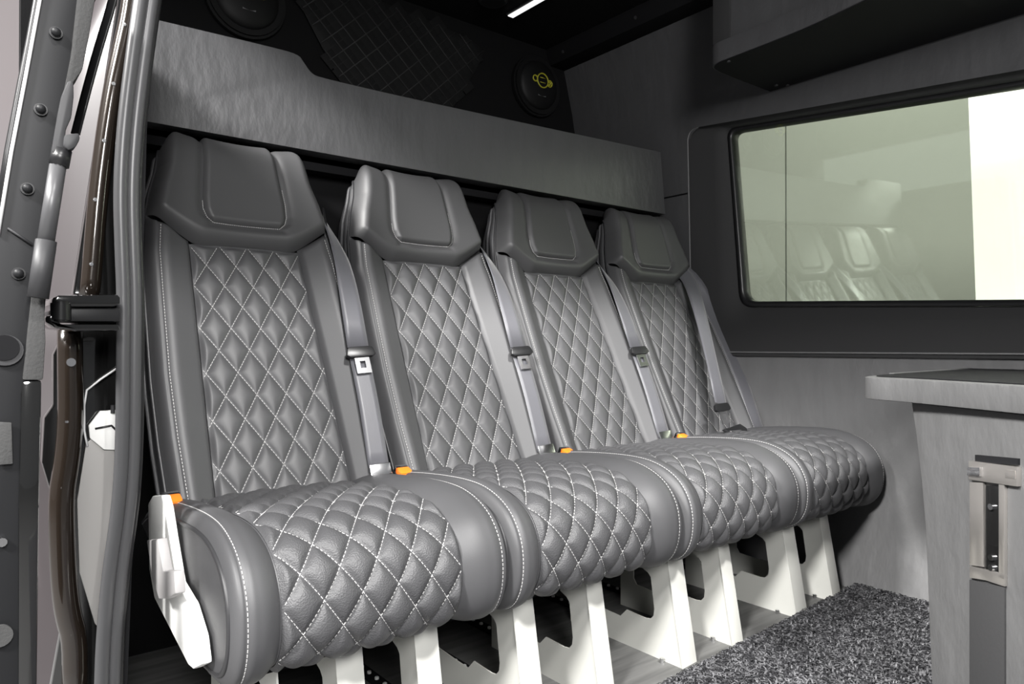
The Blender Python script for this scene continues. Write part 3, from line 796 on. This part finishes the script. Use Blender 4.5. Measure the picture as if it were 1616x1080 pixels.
# ================================================================== door side: seal, pillar, sliding door
seal_px = [(250, -110), (241, -50), (232, 0), (218, 100), (206, 200), (200, 300), (203, 400), (206, 470), (205, 560), (204, 700), (198, 800), (183, 900), (174, 1000), (171, 1080), (170, 1200)]
sp = [at(u, v, 'y', 1.15) for u, v in seal_px]
org = Vector((sp[-1].x, 1.15, sp[-1].z))
ds = empty('door_seal', org)
SPp = smooth_path([p-org for p in sp], 3)
profA = [(.009*math.cos(a)*1.05, .011*math.sin(a)) for a in np.linspace(0, 2*math.pi, 15)[:-1]]
tube('outer_bulb', [p+Vector((-.0085, 0, 0)) for p in SPp], .0095, 'rubber', ds, n=14, up=Vector((0, 1, 0)))
tube('inner_bulb', [p+Vector((.0065, .003, 0)) for p in SPp], .0092, 'rubber', ds, n=14, up=Vector((0, 1, 0)))
tube('lip', [p+Vector((.016, .012, 0)) for p in SPp], .0055, 'black', ds, n=8, up=Vector((0, 1, 0)))
tag(ds, 'tall grey double-ridged rubber seal along the door opening', 'door seal')

wl = struct(empty('wall_left', (.18, 1.2, 0)), 'black glossy rear pillar of the sliding door opening'); wo = Vector(wl.location)
def pp(px, y): return [at(u, v, 'y', y)-wo for u, v in px]
def ppath(px, y, n=2): return smooth_path(pp(px, y), n)
# inner lining between seal and seats
prism('inner_lining', pp([(262, -120), (232, 200), (226, 400), (226, 700), (208, 900), (200, 1110), (172, 1110), (178, 900), (196, 700), (198, 300), (236, -120)], 1.18), (.0, .05, 0), 'black_m', wl)
# pillar sheet, upper and lower
prism('pillar_sheet', pp([(205, -120), (187, 0), (150, 235), (115, 465), (190, 470), (190, 300), (200, 180), (225, 0), (245, -120)], 1.215), (0, .02, 0), 'gloss', wl, bev=.003)
prism('pillar_sheet', pp([(105, 515), (84, 560), (84, 640), (70, 660), (66, 730), (84, 790), (86, 900), (96, 1000), (76, 1110), (190, 1110), (190, 515)], 1.225), (0, .02, 0), 'gloss', wl, bev=.003)
# outer body side running back from the pillar
bs_px = [(210, -120), (188, 0), (151, 235), (117, 465), (107, 515), (86, 560), (86, 640), (72, 660), (68, 730), (86, 790), (88, 900), (98, 1000), (80, 1110), (70, 1300)]
b0 = pp(bs_px, 1.236); V = b0+[p+Vector((-.02, 2.2, 0)) for p in b0]; k = len(b0)
bs_o = mesh('body_side', V, [(i, i+1, i+1+k, i+k) for i in range(k-1)], 'body', wl)
so_ = bs_o.modifiers.new('thickness', 'SOLIDIFY'); so_.thickness = .012; so_.offset = 1
# gutter tube; the bronze reflection of glossy black paint is its base colour
gp = [(0.012*math.cos(a), .011*math.sin(a)) for a in np.linspace(0, 2*math.pi, 13)[:-1]]
tube('gutter', ppath([(222, -120), (206, 20), (190, 90), (177, 150), (163, 240), (153, 330), (146, 420), (141, 470)], 1.205), .0135, 'bronze', wl, n=12, up=Vector((0, 1, 0)))
tube('gutter', ppath([(111, 520), (111, 580), (112, 640), (110, 690), (105, 735), (97, 780), (98, 850), (101, 920), (107, 970), (119, 1010), (118, 1110)], 1.205), .0165, 'bronze', wl, n=12, up=Vector((0, 1, 0)))
for u, v in ((196, 38), (179, 132), (164, 222), (150, 315), (144, 417), (106, 666), (107, 725), (98, 770), (100, 858), (104, 935), (114, 1002)):
    q = at(u, v, 'y', 1.191)-wo; cyl('rivet', q, (0, -1, 0), .0028, .003, 'chrome', wl, n=10, bev=.001)
cyl('clip', at(112, 572, 'y', 1.188)-wo, (0, -1, 0), .006, .006, 'chrome', wl, n=12)
# pale reflection in the glossy pillar, shaped as a sheet with bright line
prism('pale_reflection', pp([(136, 700), (187, 660), (190, 1000), (172, 1010), (150, 985), (126, 905), (122, 790)], 1.217), (0, .004, 0), 'sheet', wl, bev=.001)
tube('bright_line', pp([(190, 578), (160, 598), (137, 616), (133, 640), (133, 680), (138, 705)], 1.216), .0016, 'edge', wl, n=6, up=Vector((0, 1, 0)))
st = prism('striker_plate', pp([(140, 672), (158, 649), (188, 647), (190, 711), (164, 710), (142, 692)], 1.212), (0, .006, 0), 'plastic_w', wl, bev=.0015)
tube('striker_slot', pp([(150, 677), (176, 672), (186, 682)], 1.211), .0016, 'black', wl, n=6, up=Vector((0, 1, 0)))
cyl('striker_pin', at(178, 646, 'y', 1.211)-wo, (0, 0, 1), .003, .012, 'metal', wl, n=10)

# roller guide of the sliding door
rg = empty('door_roller_guide', at(130, 492, 'y', 1.12)); ro2 = Vector(rg.location)
def rr(name, px, y0, y1, m, bev): return prism(name, [at(u, v, 'y', y0)-ro2 for u, v in px], (0, y1-y0, 0), m, rg, bev=bev)
rr('upper_plate', [(84, 470), (92, 466), (186, 465), (190, 470), (190, 480), (180, 484), (95, 484), (82, 480)], 1.10, 1.19, 'gloss', .003)
rr('arm', [(78, 490), (100, 486), (190, 486), (190, 508), (100, 508), (78, 505)], 1.11, 1.19, 'black', .003)
rr('lower_plate', [(74, 498), (90, 496), (95, 512), (188, 512), (190, 522), (120, 523), (86, 518), (74, 508)], 1.10, 1.19, 'gloss', .003)
cyl('roller', at(96, 492, 'y', 1.105)-ro2, (0, 0, 1), .012, .026, 'black', rg, n=20, bev=.002)
tag(rg, 'black roller guide arm of the sliding door at the pillar', 'door hardware')

# sliding door edge
d1 = empty('door_1', at(40, 1080, 'y', .97)); do = Vector(d1.location); struct(d1, 'dark grey inner edge of the open sliding door with rivets')
def dp(px, y): return [at(u, v, 'y', y)-do for u, v in px]
prism('edge_panel', dp([(95, -120), (66, 0), (42, 130), (21, 240), (0, 370), (-22, 520), (-40, 700), (-50, 1110), (32, 1110), (30, 800), (34, 620), (62, 590), (75, 440), (90, 300), (105, 170), (128, 0), (146, -120)], .97), (.012, .16, 0), 'door', d1, bev=.002)
prism('felt_trim', dp([(163, -120), (150, 0), (140, 60), (130, 110), (116, 130), (100, 150), (112, 90), (122, 0), (140, -120)], .965), (0, .05, 0), 'felt', d1, bev=.002)
prism('felt_trim', dp([(60, 440), (70, 470), (72, 540), (68, 600), (36, 600), (44, 520), (52, 450)], .965), (0, .05, 0), 'felt', d1, bev=.002)
prism('gloss_band', dp([(34, 602), (66, 600), (62, 800), (58, 1110), (28, 1110), (29, 800)], .967), (0, .06, 0), 'gloss', d1, bev=.004)
tube('bright_edge', dp([(92, -120), (63, 0), (51, 65), (39, 130), (18, 240), (-3, 370)], .967), .0019, 'edge', d1, n=6, up=Vector((0, 1, 0)))
tube('outer_weatherstrip', dp([(86, -120), (58, 0), (46, 65), (33, 130), (12, 240), (-9, 370)], .972), .0035, 'black', d1, n=6, up=Vector((0, 1, 0)))
for u, v in ((88, 52), (64, 173), (43, 298), (29, 432)):
    q = at(u, v, 'y', .967)-do
    rv = cyl('rivet_base', q, (0, -1, 0), .0068, .004, 'black', d1, n=20, bev=.001)
    bm = bmesh.new(); bmesh.ops.create_uvsphere(bm, u_segments=16, v_segments=8, radius=.0052)
    bmesh.ops.translate(bm, vec=q+Vector((0, -.003, 0)), verts=bm.verts); from_bm('rivet', bm, 'door', d1, smooth=True)
tube('pressed_line', dp([(12, 360), (30, 372), (51, 386)], .9665), .0015, 'metal', d1, n=6, up=Vector((0, 1, 0)))
cyl('drain_hole', at(8, 553, 'y', .967)-do, (0, -1, 0), .017, .003, 'metal', d1, n=24)
cyl('hole', at(7, 549, 'y', .9655)-do, (0, -1, 0), .014, .003, 'black_m', d1, n=24)
prism('rubber_pad', dp([(-6, 666), (18, 667), (20, 732), (-6, 734)], .967), (0, -.003, 0), 'felt', d1, bev=.001)
cyl('bolt', at(3, 856, 'y', .967)-do, (0, -1, 0), .005, .005, 'chrome', d1, n=10)
cyl('plug', at(0, 1004, 'y', .967)-do, (0, -1, 0), .012, .004, 'felt', d1, n=20)
# grab lever and strut on the door
lv = empty('door_lever', at(70, 455, 'y', .95)); lo_ = Vector(lv.location)
def lp(px, y): return [at(u, v, 'y', y)-lo_ for u, v in px]
prism('lever_blade', lp([(107, 128), (116, 126), (117, 150), (113, 185), (104, 205), (103, 240), (92, 252), (82, 240), (92, 180), (98, 150)], .945), (0, .014, 0), 'metal', lv, bev=.003)
prism('knob', lp([(102, 212), (125, 209), (127, 218), (120, 232), (108, 238), (100, 230)], .94), (0, .02, 0), 'metal', lv, bev=.004)
tube('collar', lp([(98, 236), (93, 262)], .952), .010, 'black', lv, n=12, up=Vector((0, 1, 0)))
tube('strut', lp([(92, 258), (72, 384)], .952), .0085, 'rubber', lv, n=14, up=Vector((0, 1, 0)))
tube('sleeve', lp([(73, 380), (60, 470)], .952), .0105, 'metal', lv, n=14, up=Vector((0, 1, 0)))
tag(lv, 'grey lever and strut mounted on the open sliding door', 'lever')
sb = empty('pull_strap', at(119, 215, 'y', 1.08)); so = Vector(sb.location)
ribbon('strap', [at(u, v, 'y', 1.08)-so for u, v in ((205, -120), (180, -5), (160, 60), (140, 130), (119, 212))], [Vector((1, -.5, .2))]*5, .011, .0016, 'black', sb)
tag(sb, 'thin black strap stretched between the door lever and the pillar', 'strap')

# ================================================================== hall outside
struct(box('floor_hall', (-8, -8, -.62), (9, 9, -.6), 'ground'), 'grey floor of the hall')
struct(box('wall_hall_rear', (-6, 6.0, -.6), (1.2, 6.1, 5), 'pink'), 'pale pinkish hall wall beyond the open door')
hw_ = struct(empty('wall_hall_side', (4.9, 2.0, -.6)), 'pale green hall wall beyond the far window')
def gx(u): return at(u, 300, 'x', 4.9).y
j1 = gx(1240)
box('wall_board', (0, j1+.006-2.0, 0), (.08, 6-2.0, 5.2), 'green', hw_); box('wall_board', (0, -4-2.0, 0), (.08, j1-.006-2.0, 5.2), 'green', hw_)
box('joint', (.02, j1-.02-2.0, 0), (.07, j1+.02-2.0, 5.2), 'black_m', hw_)
lb = empty('window_glare', (3.2, .5, -.6));  # added glowing board, stands in for a bright reflection in the glass
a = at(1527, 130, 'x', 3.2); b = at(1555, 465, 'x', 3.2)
prism('glare_face', [(0, a.y-.5, at(1527, 122, 'x', 3.2).z+.6), (0, b.y-.5, .3), (0, -1.6, .3), (0, -1.6, at(1527, 122, 'x', 3.2).z+.6)], (.03, 0, 0), 'glare', lb)
prism('glare_back', [(.03, a.y-.5, at(1527, 122, 'x', 3.2).z+.6), (.03, b.y-.5, 0), (.03, -1.6, 0), (.03, -1.6, at(1527, 122, 'x', 3.2).z+.6)], (.05, 0, 0), 'plastic_w', lb)
tag(lb, 'glowing stand-in for the bright white reflection in the far window', 'reflection stand-in')
